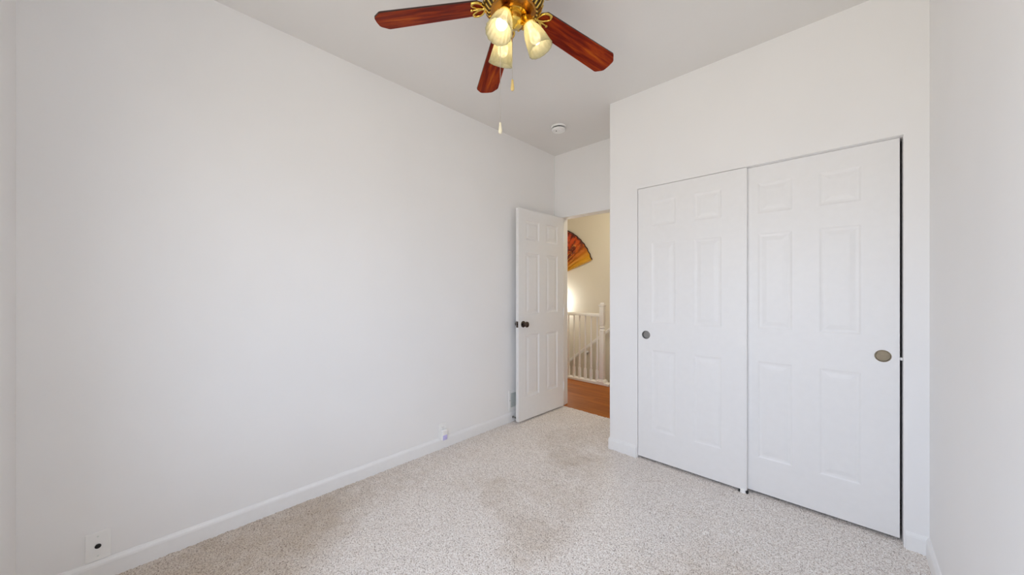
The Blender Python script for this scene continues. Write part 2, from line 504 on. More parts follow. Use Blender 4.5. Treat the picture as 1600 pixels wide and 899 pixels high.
# wraps the rounded corner: swept profile
bm = bmesh.new()
path = [((XC, YF), (-1, 0)), ((XC, YC + rr), (-1, 0))] + [((XC + rr - rr * math.cos(a), YC + rr - rr * math.sin(a)), (-math.cos(a), -math.sin(a))) for a in [PI / 2 * i / 6 for i in range(1, 6)]] + [((XC + rr, YC), (0, -1)), ((CX0 - 0.006, YC), (0, -1))]
rings = []
for (px, py), (nx_, ny_) in path:
    rings.append([bm.verts.new((px + nx_ * a, py + ny_ * a, b)) for a, b in bb_pts(1)])
for A, B in zip(rings, rings[1:]):
    for i in range(len(A)): bm.faces.new((A[i], A[(i + 1) % len(A)], B[(i + 1) % len(A)], B[i]))
bm.faces.new(rings[0]); bm.faces.new(rings[-1][::-1])
struct('baseboard_front', bm, M['trim'], 'short white baseboard wrapping the rounded closet corner', 'baseboard')
bm = bmesh.new(); baseboard_x(bm, YC, -1, CX1 + 0.006, XR)
struct('baseboard_closet', bm, M['trim'], 'short white baseboard stub between closet opening and right wall', 'baseboard')
bm = bmesh.new(); baseboard_x(bm, YF, -1, XL, DX0 - 0.02)
struct('baseboard_doorway', bm, M['trim'], 'small white baseboard piece behind the open door', 'baseboard')

# window behind the camera
bm = bmesh.new()
f = 0.05
box(bm, (WX0, YB - 0.09, WZ0), (WX0 + f, YB - 0.03, WZ1)); box(bm, (WX1 - f, YB - 0.09, WZ0), (WX1, YB - 0.03, WZ1))
box(bm, (WX0, YB - 0.09, WZ0), (WX1, YB - 0.03, WZ0 + f)); box(bm, (WX0, YB - 0.09, WZ1 - f), (WX1, YB - 0.03, WZ1))
box(bm, ((WX0 + WX1) / 2 - 0.02, YB - 0.08, WZ0), ((WX0 + WX1) / 2 + 0.02, YB - 0.04, WZ1))
win = struct('window_1', bm, M['trim'], 'white framed sliding window in the wall behind the viewer', 'window')
bm = bmesh.new(); box(bm, (WX0 + f, YB - 0.062, WZ0 + f), (WX1 - f, YB - 0.058, WZ1 - f))
obj('pane', bm, M['glass'], win)


# ------------------------------------------------------------------ six-panel doors
def panel_door(bm, wd, ht, th, cols, rows, both=True, hole=None, depth=1.0):
    """local: x 0..wd, y 0 (face) .. th, z 0..ht"""
    prof = [(0.0, 0.0), (0.008, 0.0045 * depth), (0.016, 0.006 * depth), (0.022, 0.006 * depth), (0.042, 0.002 * depth), (0.048, 0.0015 * depth)]
    hb = 0.036
    hx = (hole[0] - hb, hole[0] + hb) if hole else None; hz_ = (hole[1] - hb, hole[1] + hb) if hole else None
    xs = sorted({0, wd, *[v for c in cols for v in c], *(hx or ())}); zs = sorted({0, ht, *[v for r_ in rows for v in r_], *(hz_ or ())})
    # a pull's cell edges also split the neighbouring panels' rows: keep panels whole
    def panel_of(x0, x1, z0, z1):
        for c in cols:
            for r_ in rows:
                if c[0] - 1e-6 <= x0 and x1 <= c[1] + 1e-6 and r_[0] - 1e-6 <= z0 and z1 <= r_[1] + 1e-6: return c, r_
        return None

    def face(y, s):
        done = set()
        for x0, x1 in zip(xs, xs[1:]):
            for z0, z1 in zip(zs, zs[1:]):
                pn = panel_of(x0, x1, z0, z1)
                if pn:
                    if pn in done: continue
                    done.add(pn); (px0, px1), (pz0, pz1) = pn
                    prev = None
                    for ins, dep in prof:
                        a, b, c, d = px0 + ins, px1 - ins, pz0 + ins, pz1 - ins
                        ring = [bm.verts.new(p) for p in ((a, y + s * dep, c), (b, y + s * dep, c), (b, y + s * dep, d), (a, y + s * dep, d))]
                        if prev:
                            for i in range(4): bm.faces.new((prev[i], prev[(i + 1) % 4], ring[(i + 1) % 4], ring[i]))
                        prev = ring
                    bm.faces.new(prev)
                elif hole and s == 1 and (x0, x1) == hx and (z0, z1) == hz_:
                    n_ = 32; hr = 0.0275
                    sq, c1, c2 = [], [], []
                    for i in range(n_):
                        a_ = 2 * PI * i / n_; ca, sa = math.cos(a_), math.sin(a_); q = hb / max(abs(ca), abs(sa))
                        sq.append(bm.verts.new((hole[0] + q * ca, y, hole[1] + q * sa)))
                        c1.append(bm.verts.new((hole[0] + hr * ca, y, hole[1] + hr * sa)))
                        c2.append(bm.verts.new((hole[0] + hr * ca, y + 0.016, hole[1] + hr * sa)))
                    for i in range(n_):
                        k_ = (i + 1) % n_
                        bm.faces.new((sq[i], sq[k_], c1[k_], c1[i])); bm.faces.new((c1[i], c1[k_], c2[k_], c2[i]))
                    bm.faces.new(c2)
                else:
                    bm.faces.new([bm.verts.new(p) for p in ((x0, y, z0), (x1, y, z0), (x1, y, z1), (x0, y, z1))])
    face(0, 1)
    if both: face(th, -1)
    else: bm.faces.new([bm.verts.new(p) for p in ((0, th, 0), (wd, th, 0), (wd, th, ht), (0, th, ht))])
    for a, b in (((0, 0), (0, ht)), ((wd, 0), (wd, ht))):
        # side faces follow the z breaks so vertices merge
        for z0, z1 in zip(zs, zs[1:]):
            bm.faces.new([bm.verts.new(p) for p in ((a[0], 0, z0), (a[0], th, z0), (a[0], th, z1), (a[0], 0, z1))])
    for z in (0, ht):
        for x0, x1 in zip(xs, xs[1:]):
            bm.faces.new([bm.verts.new(p) for p in ((x0, 0, z), (x1, 0, z), (x1, th, z), (x0, th, z))])
    bmesh.ops.remove_doubles(bm, verts=bm.verts, dist=1e-5)


def rows_for(ht):
    return [(0.107 * ht, 0.402 * ht), (0.502 * ht, 0.793 * ht), (0.855 * ht, 0.947 * ht)]


# entry door, swung open against the left wall; local x runs from hinge to latch edge
dw, dh, dt = 0.697, 2.022, 0.035
bm = bmesh.new()
panel_door(bm, dw, dh, dt, [(0.105, 0.292), (0.400, 0.597)], rows_for(dh), depth=1.4)
door = struct('door_1', bm, M['door'], 'white six-panel bedroom door standing open against the left wall', 'door')
a = Vector((-2.229, 3.134, 0)); b_ = Vector((-2.247, 2.440, 0)); u = (b_ - a).normalized()
# local x -> u, local y -> into the wall side (-X), z up ; u x y = z  => y = z x u
yv = Vector((0, 0, 1)).cross(u)
if yv.x > 0: yv = -yv
door.matrix_world = Matrix(((u.x, yv.x, 0, a.x), (u.y, yv.y, 0, a.y), (0, 0, 1, 0.016), (0, 0, 0, 1)))
mirrored = u.cross(yv).z < 0
if mirrored:
    # keep a proper rotation: flip local y by mirroring the mesh instead
    door.data.transform(Matrix.Scale(-1, 4, (0, 1, 0))); door.data.flip_normals()
    yv = -yv
    door.matrix_world = Matrix(((u.x, yv.x, 0, a.x), (u.y, yv.y, 0, a.y), (0, 0, 1, 0.016), (0, 0, 0, 1)))
s_face = 1 if mirrored else -1          # local y direction pointing out of the room-side face
kz = 0.935 - 0.016; kx = dw - 0.062
for side in (1, -1):
    bm = bmesh.new()
    y0 = 0 if side == 1 else -s_face * dt
    d = Vector((0, s_face * side, 0))
    prof = [(0.0, 0), (0.031, 0), (0.031, 0.004), (0.026, 0.008), (0.013, 0.011), (0.011, 0.024), (0.015, 0.030), (0.024, 0.037), (0.0275, 0.046), (0.0265, 0.054), (0.020, 0.060), (0.010, 0.0625), (0, 0.063)]
    if side == -1: prof = [(r_, z * 0.9) for r_, z in prof]
    lathe(bm, prof, 28, align(d, (kx, y0, kz)))
    k_ = obj('door_knob', bm, M['bronze'], door, smooth=True, angle=40)
    if side == 1: k_['label'] = 'dark polished bronze knob'
bm = bmesh.new()
yc_ = -s_face * dt / 2
box(bm, (dw - 0.0005, yc_ - 0.013, kz - 0.029), (dw + 0.0015, yc_ + 0.013, kz + 0.029), 0.0006, 1)
box(bm, (dw + 0.001, yc_ - 0.006, kz - 0.009), (dw + 0.010, yc_ + 0.006, kz + 0.009), 0.002)
obj('latch_plate', bm, M['bronze'], door)['label'] = 'dark latch plate on the door edge'
for hz in (0.22, 1.01, 1.80):
    bm = bmesh.new()
    lathe(bm, [(0, -0.046), (0.004, -0.045), (0.0055, -0.042), (0.0055, 0.042), (0.004, 0.045), (0, 0.046)], 12, Matrix.Translation((0.001, s_face * 0.004, hz)))
    obj('hinge', bm, M['trim'], door, smooth=True, angle=40)


# sliding closet doors
def cup_pull(door_o, x, z, m, label):
    bm = bmesh.new()
    # round cup let into the door: thin rim on the face, wall and floor inside, opening toward -Y
    lathe(bm, [(0.0268, -0.0010), (0.0268, 0.0004), (0.0278, 0.0014), (0.0300, 0.0014), (0.0308, 0.0002), (0.0272, 0.0002), (0.0268, -0.0010)], 40, align((0, -1, 0), (x, 0, z)), caps=False)
    o = obj('cup_pull', bm, m, door_o, smooth=True, angle=30); o['label'] = label
    bm = bmesh.new()
    lathe(bm, [(0.0, -0.0152), (0.0220, -0.0150), (0.0250, -0.0140), (0.0264, -0.0120)], 40, align((0, -1, 0), (x, 0, z)))
    obj('cup_floor', bm, m, o, smooth=True, angle=30)
    bm = bmesh.new()
    rings = []
    for zz in (-0.0150, 0.0002):
        rings.append([bm.verts.new((x + 0.0266 * math.cos(2 * PI * i / 40), -zz, z + 0.0266 * math.sin(2 * PI * i / 40))) for i in range(40)])
    for i in range(40): bm.faces.new((rings[0][i], rings[0][(i + 1) % 40], rings[1][(i + 1) % 40], rings[1][i]))
    w_ = obj('cup_wall', bm, M['cupwall'], o, smooth=True); w_['label'] = 'inner wall of the cup, shade painted in dark'


cw, ch = 0.690, 1.997
ccols = [(0.103, 0.268), (0.388, 0.553)]
bm = bmesh.new(); panel_door(bm, cw, ch, 0.030, ccols, rows_for(ch), False, (0.060, 0.927 - 0.018), 0.65)
dl = struct('door_2', bm, M['door'], 'left sliding six-panel white closet door, the one with the dull grey pull', 'closet door')
dl.location = (-1.1485, YC + 0.005, 0.018)
cup_pull(dl, 0.060, 0.927 - 0.018, M['steel'], 'round dull grey recessed finger pull')
bm = bmesh.new(); panel_door(bm, cw, ch, 0.030, ccols, rows_for(ch), False, (0.632, 0.920 - 0.019), 0.65)
dr = struct('door_3', bm, M['door'], 'right sliding six-panel white closet door, set deeper, with the brassy pull', 'closet door')
dr.location = (0.181 - cw, YC + 0.039, 0.019)
cup_pull(dr, 0.632, 0.920 - 0.019, M['chrome'], 'round brassy recessed finger pull')
bm = bmesh.new(); box(bm, (cw, 0.008, 0.885), (cw + 0.012, 0.022, 0.900), 0.003)
obj('bumper', bm, M['plastic'], dr)['label'] = 'small white bumper in the dark gap'

# floor guide under the doors' overlap
g = thing('door_guide', 'small white plastic floor guide where the two closet doors overlap', 'door guide', (-0.478, YC + 0.03, 0))
bm = bmesh.new(); box(bm, (-0.016, -0.025, -0.004), (0.016, 0.075, 0.006), 0.002)
box(bm, (-0.014, -0.030, -0.004), (0.014, -0.0195, 0.024), 0.003)
obj('guide_block', bm, M['plastic'], g)
bm = bmesh.new(); box(bm, (-0.026, -0.024, -0.004), (-0.0145, 0.0, 0.012), 0.002)
obj('guide_foot', bm, M['black'], g)['label'] = 'black rubber foot'
bm = bmesh.new(); box(bm, (0.0145, -0.024, -0.004), (0.026, 0.0, 0.012), 0.002)
obj('guide_foot', bm, M['black'], g)['label'] = 'black rubber foot'

# ------------------------------------------------------------------ hall beyond the doorway
HX0, HX1 = -5.2, -0.9
bm = bmesh.new(); box(bm, (HX0, YF + 0.026, -0.06), (HX1, YR + 0.05, -0.002))
struct('floor_hall', bm, M['hallwood'], 'glossy orange-brown wood floor of the hall beyond the doorway', 'wood floor')
bm = bmesh.new(); box(bm, (HX0, YR + 0.05, -1.5), (HX1, YH, -1.4)); box(bm, (HX0, YR + 0.03, -1.4), (HX1, YR + 0.05, -0.06))
struct('floor_stairwell', bm, M['shaft'], 'lower landing of the stairwell below the hall', 'stairwell floor')
bm = bmesh.new(); box(bm, (HX0, YH, -1.5), (HX1, YH + 0.1, H))
struct('wall_hall', bm, M['hallwall'], 'warm cream hall wall carrying the painted folding fan', 'wall')
bm = bmesh.new(); box(bm, (HX0 - 0.1, YF + T, -1.5), (HX0, YH + 0.1, H)); box(bm, (HX1, YF + T, -1.5), (HX1 + 0.1, YH + 0.1, H))
struct('wall_hall_ends', bm, M['hallwall'], 'end walls of the hall out of view', 'wall')
bm = bmesh.new(); box(bm, (HX0, YF + T, H), (HX1, YH + 0.1, H + 0.1)); 
struct('ceiling_hall', bm, M['ceiling'], 'hall ceiling out of view above the doorway', 'ceiling')
bm = bmesh.new(); box(bm, (HX0, YF + 0.02, -1.5), (XL - T, YF + T, H)); box(bm, (XL - T, YF + 0.02, -1.5), (HX1, YF + T, -0.061))
struct('wall_hall_near', bm, M['hallwall'], 'hall side of the bedroom wall', 'wall')

# guard rail
rail = thing('guard_rail', 'white wooden stair guard rail with turned balusters and square newel in the hall', 'railing', (-2.396, YR, 0))
bm = bmesh.new()
hp = [(-0.030, 0.905), (0.030, 0.905), (0.030, 0.920), (0.024, 0.938), (0.012, 0.947), (-0.012, 0.947), (-0.024, 0.938), (-0.030, 0.920)]
prism(bm, hp, 0, -1.6, -0.02)
obj('handrail', bm, M['trim'], rail)
bm = bmesh.new(); box(bm, (-1.6, -0.05, -0.004), (0.12, 0.05, 0.03), 0.006)
obj('shoe_rail', bm, M['trim'], rail)
bm = bmesh.new()
box(bm, (-0.031, -0.031, 0.025), (0.031, 0.031, 0.72), 0.003)
lathe(bm, [(0.031, 0.715), (0.036, 0.725), (0.030, 0.735), (0.024, 0.742), (0.030, 0.75), (0.036, 0.76), (0.030, 0.77), (0.024, 0.78), (0.030, 0.79), (0.030, 0.80)], 20)
box(bm, (-0.029, -0.029, 0.795), (0.029, 0.029, 1.05), 0.003)
obj('newel_post', bm, M['trim'], rail, angle=30)
bm = bmesh.new(); box(bm, (-0.037, -0.037, 1.05), (0.037, 0.037, 1.066), 0.004)
lathe(bm, [(0.022, 1.064), (0.030, 1.072), (0.030, 1.083), (0.020, 1.094), (0, 1.098)], 20)
obj('newel_cap', bm, M['trim'], rail, angle=30)
bm = bmesh.new(); box(bm, (-0.056, -0.056, 0.0), (0.056, 0.056, 0.05), 0.006); box(bm, (-0.044, -0.044, 0.045), (0.044, 0.044, 0.066), 0.006)
obj('newel_base', bm, M['trim'], rail)
bal = None
for i in range(15):
    x = -0.077 - i * 0.0925
    if bal is None:
        bm = bmesh.new()
        box(bm, (-0.016, -0.016, 0.026), (0.016, 0.016, 0.17), 0.002)
        lathe(bm, [(0.015, 0.165), (0.017, 0.175), (0.012, 0.19), (0.0165, 0.205), (0.012, 0.215), (0.0155, 0.25), (0.0155, 0.30), (0.012, 0.55), (0.0095, 0.75), (0.009, 0.909)], 14)
        bal = obj('baluster', bm, M['trim'], rail, angle=30); bal.location = (x, 0, 0)
    else:
        c = bal.copy(); col.objects.link(c); c.parent = rail; c.location = (x, 0, 0)

# sloping stair handrail on the far hall wall
sr = thing('stair_handrail', 'white sloping stair handrail fixed along the cream hall wall behind the balusters', 'handrail', (-3.64, YH, -0.055))
sl = Vector((0.82, 0, 0.640)).normalized()
nrm = Vector((-sl.z, 0, sl.x))
bm = bmesh.new()
outl = [(-0.022, -0.022), (0.018, -0.022), (0.024, -0.008), (0.020, 0.014), (0.010, 0.022), (-0.010, 0.022), (-0.020, 0.014)]
A = [bm.verts.new(sl * -0.9 + Vector((0, -0.075 + p, 0)) + nrm * q) for p, q in outl]
B = [bm.verts.new(sl * 2.2 + Vector((0, -0.075 + p, 0)) + nrm * q) for p, q in outl]
bm.faces.new(A[::-1]); bm.faces.new(B)
for i in range(len(A)): bm.faces.new((A[i], A[(i + 1) % len(A)], B[(i + 1) % len(A)], B[i]))
obj('rail', bm, M['trim'], sr)
for t in (-0.4, 0.55, 1.5):
    bm = bmesh.new(); p = sl * t
    lathe(bm, [(0.03, 0.0), (0.03, 0.006), (0.012, 0.010), (0.010, 0.05)], 16, align((0, -1, 0), (p.x, 0, p.z - 0.07)))
    tube(bm, [(p.x, -0.045, p.z - 0.07), (p.x, -0.07, p.z - 0.062), (p.x, -0.075, p.z - 0.03)], 0.008)
    obj('bracket', bm, M['trim'], sr)

# decorative folding fan on the hall wall
ff = thing('folding_fan', 'large painted red and gold folding fan hung open on the cream hall wall', 'decorative fan', (-3.985, YH - 0.004, 1.475))
FR, NF, A0, A1 = 0.935, 22, R(19), R(161)
bm = bmesh.new()
P = []
for i in range(2 * NF + 1):
    a = A0 + (A1 - A0) * i / (2 * NF); y = -0.034 if i % 2 else -0.012
    P.append([bm.verts.new((r_ * math.cos(a), y * (0.45 + 0.55 * r_ / FR), r_ * math.sin(a))) for r_ in (0.33, 0.5, 0.7, 0.915)])
for A, B in zip(P, P[1:]):
    for j in range(3): bm.faces.new((A[j], B[j], B[j + 1], A[j + 1]))
leaf = obj('fan_leaf', bm, M['fanpaper'], ff)
so = leaf.modifiers.new('thickness', 'SOLIDIFY'); so.thickness = 0.0015
bm = bmesh.new()
E_ = []
for i in range(2 * NF + 1):
    a = A0 + (A1 - A0) * i / (2 * NF); y = -0.0345 if i % 2 else -0.0125
    E_.append([(bm.verts.new((r_ * math.cos(a), y + dy, r_ * math.sin(a)))) for r_, dy in ((0.917, -0.001), (FR, -0.001), (FR, 0.0015), (0.917, 0.0015))])
for A, B in zip(E_, E_[1:]):
    for j in range(4): bm.faces.new((A[j], B[j], B[(j + 1) % 4], A[(j + 1) % 4]))
bm.faces.new(E_[0]); bm.faces.new(E_[-1][::-1])
obj('fan_border', bm, M['fanedge'], ff)['label'] = 'dark border along the outer edge'
for i in range(NF + 1):
    a = A0 + (A1 - A0) * i / NF
    d = Vector((math.cos(a), 0, math.sin(a))); s = Vector((-d.z, 0, d.x))
    end = i in (0, NF); hw = 0.012 if end else 0.0065; ln = 0.925 if end else 0.62
    ybase = -0.012 - 0.0004 * i
    bm = bmesh.new(); vs1 = []
    for t, wdt in ((-0.03, hw * 0.9), (ln, hw * (1.3 if end else 0.7))):
        for sg, dy in ((-1, 0), (1, 0), (1, -0.004), (-1, -0.004)):
            vs1.append(bm.verts.new(d * t + s * wdt * sg + Vector((0, (ybase + dy if t < 0 else -0.036 + dy), 0))))
    for f_ in ((3, 2, 1, 0), (4, 5, 6, 7), (0, 1, 5, 4), (1, 2, 6, 5), (2, 3, 7, 6), (3, 0, 4, 7)): bm.faces.new([vs1[k] for k in f_])
    obj('guard_stick' if end else 'rib', bm, M['fanstick'], ff)
bm = bmesh.new(); lathe(bm, [(0, 0.0), (0.006, 0.0), (0.006, 0.028), (0.010, 0.030), (0.008, 0.034), (0, 0.035)], 16, align((0, -1, 0)))
obj('pivot_pin', bm, M['fanedge'], ff)

# ------------------------------------------------------------------ fittings on the left wall
# cable plate
cp = thing('cable_plate', 'white wall plate with a single black cable hole low on the left wall', 'wall plate', (XL, -0.136, 0.151))
bm = bmesh.new(); box(bm, (0, -0.036, -0.060), (0.007, 0.036, 0.060), 0.0025)
pt = obj('plate', bm, M['plastic'], cp)
bm = bmesh.new(); lathe(bm, [(0.0095, 0.006), (0.0095, 0.010), (0.0075, 0.011), (0.0065, 0.0085), (0, 0.0085)], 20, align((1, 0, 0)))
obj('cable_socket', bm, M['black'], cp, smooth=True, angle=30)['label'] = 'black round cable hole'
for z in (-0.0415, 0.0415):
    bm = bmesh.new(); lathe(bm, [(0.0034, 0.0065), (0.0034, 0.0078), (0.002, 0.0085), (0, 0.0085)], 12, align((1, 0, 0), (0, 0, z)))
    obj('screw', bm, M['vent'], cp, smooth=True, angle=30)

# duplex outlet with a plug-in night light
op = thing('wall_outlet', 'white duplex outlet plate low on the left wall, between cable plate and open door', 'outlet', (XL, 1.650, 0.143))
bm = bmesh.new(); box(bm, (0, -0.035, -0.058), (0.006, 0.035, 0.058), 0.0025)
obj('plate', bm, M['plastic'], op)
for z in (0.0195, -0.0195):
    bm = bmesh.new()
    ol = [(0.0165 * math.cos(t), max(-0.0135, min(0.0135, 0.0165 * math.sin(t)))) for t in [2 * PI * i / 24 for i in range(24)]]
    prism(bm, [(p, q + z) for p, q in ol], 0, 0.004, 0.0075)
    rc = obj('receptacle', bm, M['plastic'], op)
    bm = bmesh.new(); box(bm, (0.0070, -0.0075, z - 0.001), (0.0078, -0.0055, z + 0.007)); box(bm, (0.0070, 0.0055, z - 0.001), (0.0078, 0.0075, z + 0.006))
    lathe(bm, [(0.0022, 0.0070), (0.0022, 0.0078), (0, 0.0078)], 10, align((1, 0, 0), (0, 0, z - 0.008)))
    obj('slots', bm, M['dark'], rc)
nl = thing('night_light', 'small white plug-in night light with a lavender lower window, in the outlet', 'night light', (XL + 0.0078, 1.650, 0.118))
bm = bmesh.new(); box(bm, (0, -0.027, -0.050), (0.030, 0.027, 0.034), 0.009, 3)
obj('body', bm, M['plastic'], nl, smooth=True, angle=35)
bm = bmesh.new(); box(bm, (0.020, -0.021, -0.046), (0.0325, 0.021, -0.006), 0.005, 2)
obj('lens', bm, M['lavender'], nl, smooth=True, angle=35)['label'] = 'lavender translucent window'

# air register behind the door
rg = thing('air_register', 'white louvred air register low on the left wall, half behind the open door', 'vent', (XL, 2.575, 0.203))
hw_, hh_ = 0.168, 0.095
bm = bmesh.new()
box(bm, (0, -hw_, -hh_), (0.006, hw_, -hh_ + 0.026), 0.002); box(bm, (0, -hw_, hh_ - 0.026), (0.006, hw_, hh_), 0.002)
box(bm, (0, -hw_, -hh_ + 0.02), (0.006, -hw_ + 0.026, hh_ - 0.02), 0.002); box(bm, (0, hw_ - 0.026, -hh_ + 0.02), (0.006, hw_, hh_ - 0.02), 0.002)
obj('frame', bm, M['plastic'], rg)
bm = bmesh.new(); box(bm, (0.0002, -hw_ + 0.02, -hh_ + 0.02), (0.0008, hw_ - 0.02, hh_ - 0.02))
obj('backing', bm, simple('register_shadow', (0.20, 0.24, 0.23), 0.8), rg)
bm = bmesh.new()
nz_ = 11
for i in range(nz_):
    z = -hh_ + 0.030 + i * (2 * hh_ - 0.060) / (nz_ - 1)
    box(bm, (0.001, -hw_ + 0.024, z - 0.0024), (0.0055, hw_ - 0.024, z + 0.0024))
ny_n = 16
for i in range(ny_n):
    y = -hw_ + 0.036 + i * (2 * hw_ - 0.072) / (ny_n - 1)
    box(bm, (0.001, y - 0.002, -hh_ + 0.024), (0.0048, y + 0.002, hh_ - 0.024))
obj('louver', bm, M['vent'], rg)
for y in (-hw_ + 0.012, hw_ - 0.012):
    bm = bmesh.new(); lathe(bm, [(0.004, 0.0055), (0.004, 0.007), (0.002, 0.008), (0, 0.008)], 12, align((1, 0, 0), (0, y, 0)))
    obj('screw', bm, M['steel'], rg, smooth=True, angle=30)

# door stop on the baseboard
ds = thing('door_stop', 'small metal spring door stop with dark tip on the left baseboard by the open door', 'door stop', (XL + 0.013, 2.452, 0.043))
bm = bmesh.new(); lathe(bm, [(0.011, 0), (0.011, 0.003), (0.006, 0.006), (0.006, 0.010)], 16, align((1, 0, 0)))
obj('mount', bm, M['steel'], ds, smooth=True, angle=40)
bm = bmesh.new()
tube(bm, [(0.008 + 0.026 * i / 120, 0.0052 * math.cos(i * 2 * PI / 12), 0.0052 * math.sin(i * 2 * PI / 12)) for i in range(121)], 0.0012, 6)
obj('spring', bm, M['steel'], ds, smooth=True)
bm = bmesh.new(); lathe(bm, [(0.006, 0.033), (0.0085, 0.035), (0.0085, 0.045), (0.006, 0.048), (0, 0.048)], 16, align((1, 0, 0)))
obj('tip', bm, M['black'], ds, smooth=True, angle=40)['label'] = 'dark rubber tip'

# ------------------------------------------------------------------ smoke detector
sd = thing('smoke_detector', 'round white smoke detector on the ceiling near the doorway', 'smoke detector', (-1.905, 2.60, H))
bm = bmesh.new(); lathe(bm, [(0.068, 0.0), (0.068, -0.008), (0.064, -0.012), (0.055, -0.012)], 40)
obj('base_ring', bm, M['plastic'], sd, smooth=True, angle=30)
bm = bmesh.new(); lathe(bm, [(0.054, -0.011), (0.054, -0.023), (0.0, -0.023)], 40)
obj('vent_gap', bm, M['dark'], sd, smooth=True, angle=30)
bm = bmesh.new(); lathe(bm, [(0.060, -0.022), (0.0615, -0.026), (0.060, -0.034), (0.052, -0.040), (0.030, -0.042), (0.0, -0.042)], 40)
obj('cover', bm, M['plastic'], sd, smooth=True, angle=30)
bm = bmesh.new(); lathe(bm, [(0.017, -0.041), (0.017, -0.045), (0.014, -0.047), (0, -0.047)], 24, Matrix.Translation((0.022, -0.018, 0)))
obj('test_button', bm, M['plastic'], sd, smooth=True, angle=30)
bm = bmesh.new(); lathe(bm, [(0.006, -0.0410), (0.006, -0.0432), (0, -0.0432)], 16, Matrix.Translation((-0.008, -0.022, 0)))
obj('sounder_hole', bm, M['dark'], sd)

# ------------------------------------------------------------------ ceiling fan
FX, FY, FZ = -1.093, 1.150, 2.5
fan = thing('ceiling_fan', 'brass ceiling fan with dark red wood blades and three lit frosted shades', 'ceiling fan', (FX, FY, FZ))
bm = bmesh.new(); lathe(bm, [(0.070, 0.24), (0.070, 0.225), (0.060, 0.195), (0.035, 0.180), (0.018, 0.178)], 36)
obj('canopy', bm, M['antique'], fan, smooth=True, angle=40)
bm = bmesh.new(); lathe(bm, [(0.0125, 0.20), (0.0125, 0.10)], 16)
obj('downrod', bm, M['brass'], fan, smooth=True, angle=40)
bm = bmesh.new()
lathe(bm, [(0.0, 0.145), (0.045, 0.145), (0.085, 0.138), (0.118, 0.120), (0.134, 0.098), (0.138, 0.082), (0.138, 0.062), (0.132, 0.045), (0.120, 0.020), (0.104, 0.002), (0.098, -0.004), (0.060, -0.006), (0.0, -0.006)], 48)
mh = obj('motor_housing', bm, M['antique'], fan, smooth=True, angle=35)
bm = bmesh.new()
ns = 30
for i in range(ns):          # raised fins of the vented skirt with dark gaps between
    a = 2 * PI * i / ns; d = Vector((math.cos(a), math.sin(a), 0)); s = Vector((-d.y, d.x, 0))
    pr = [(0.1345, 0.046), (0.122, 0.019), (0.106, 0.001)]
    for (r0, z0), (r1, z1) in zip(pr, pr[1:]):
        v = []
        for (r_, z_) in ((r0, z0), (r1, z1)):
            for sg in (-1, 1): v.append(bm.verts.new(d * (r_ + 0.004) + s * 0.0048 * sg + Vector((0, 0, z_ - 0.003))))
            for sg in (-1, 1): v.append(bm.verts.new(d * (r_ - 0.004) + s * 0.0048 * sg + Vector((0, 0, z_))))
        for f_ in ((0, 1, 5, 4), (2, 3, 7, 6), (0, 2, 6, 4), (1, 3, 7, 5), (0, 1, 3, 2), (4, 5, 7, 6)): bm.faces.new([v[k] for k in f_])
obj('vent_fins', bm, M['brass'], mh)
bm = bmesh.new()
lathe(bm, [(0.1352, 0.047), (0.1232, 0.019), (0.1068, 0.001), (0.104, 0.002), (0.120, 0.020), (0.132, 0.047)], 48)
obj('vent_slots', bm, simple('vent_dark_bronze', (0.03, 0.012, 0.006), 0.4), mh, smooth=True, angle=35)
bm = bmesh.new()
lathe(bm, [(0.062, -0.005), (0.062, -0.012), (0.044, -0.016), (0.042, -0.040), (0.044, -0.043), (0.040, -0.050), (0.030, -0.056), (0.014, -0.060), (0.008, -0.066), (0, -0.068)], 32)
obj('switch_housing', bm, M['brass'], fan, smooth=True, angle=35)

# blades: copies of one blade with its bracket
b0, b1, bw = 0.150, 0.626, 0.0665
bm = bmesh.new()
ol = [(b0 + 0.012, -bw * 0.80), (b1 - 0.038, -bw), (b1 - 0.030, -bw * 0.95), (b1 - 0.004, -bw * 0.60), (b1 + 0.001, -bw * 0.45), (b1 + 0.003, 0), (b1 + 0.001, bw * 0.45), (b1 - 0.004, bw * 0.60), (b1 - 0.030, bw * 0.95), (b1 - 0.038, bw), (b0 + 0.012, bw * 0.80), (b0 - 0.012, bw * 0.50), (b0 - 0.018, 0), (b0 - 0.012, -bw * 0.50)]
prism(bm, ol, 2, -0.0035, 0.0035)
for f_ in bm.faces:
    f_.material_index = 0 if len(f_.verts) > 4 else 1
blade = obj('blade', bm, [M['blade'], M['bladedge']], fan)
bm = bmesh.new()
zt = -0.006
# arm from the motor, then an open scroll of three lobes over the blade root
tube(bm, [(0.092, 0, 0.004), (0.108, 0, -0.003), (0.120, 0, zt), (0.136, 0, zt)], [0.013, 0.011, 0.009, 0.008], 10)
for sg in (-1, 1):
    tube(bm, bez((0.128, 0, zt), (0.140, sg * 0.058, zt), (0.180, sg * 0.050, zt), 10), 0.0052, 8)
    tube(bm, bez((0.180, sg * 0.050, zt), (0.196, sg * 0.032, zt), (0.172, sg * 0.018, zt), 8), 0.0045, 8)
    tube(bm, bez((0.132, 0, zt), (0.160, sg * 0.004, zt), (0.172, sg * 0.018, zt), 8), 0.0045, 8)
tube(bm, [(0.132, 0, zt), (0.165, 0, zt), (0.190, 0, zt)], [0.006, 0.0045, 0.003], 8)
for px_, py_ in ((0.182, 0.047), (0.182, -0.047), (0.190, 0)):
    lathe(bm, [(0.0, -0.005), (0.006, -0.004), (0.0075, -0.001), (0.0075, 0.003)], 12, Matrix.Translation((px_, py_, zt)))
br0 = obj('blade_bracket', bm, M['brass'], blade, smooth=True, angle=50)
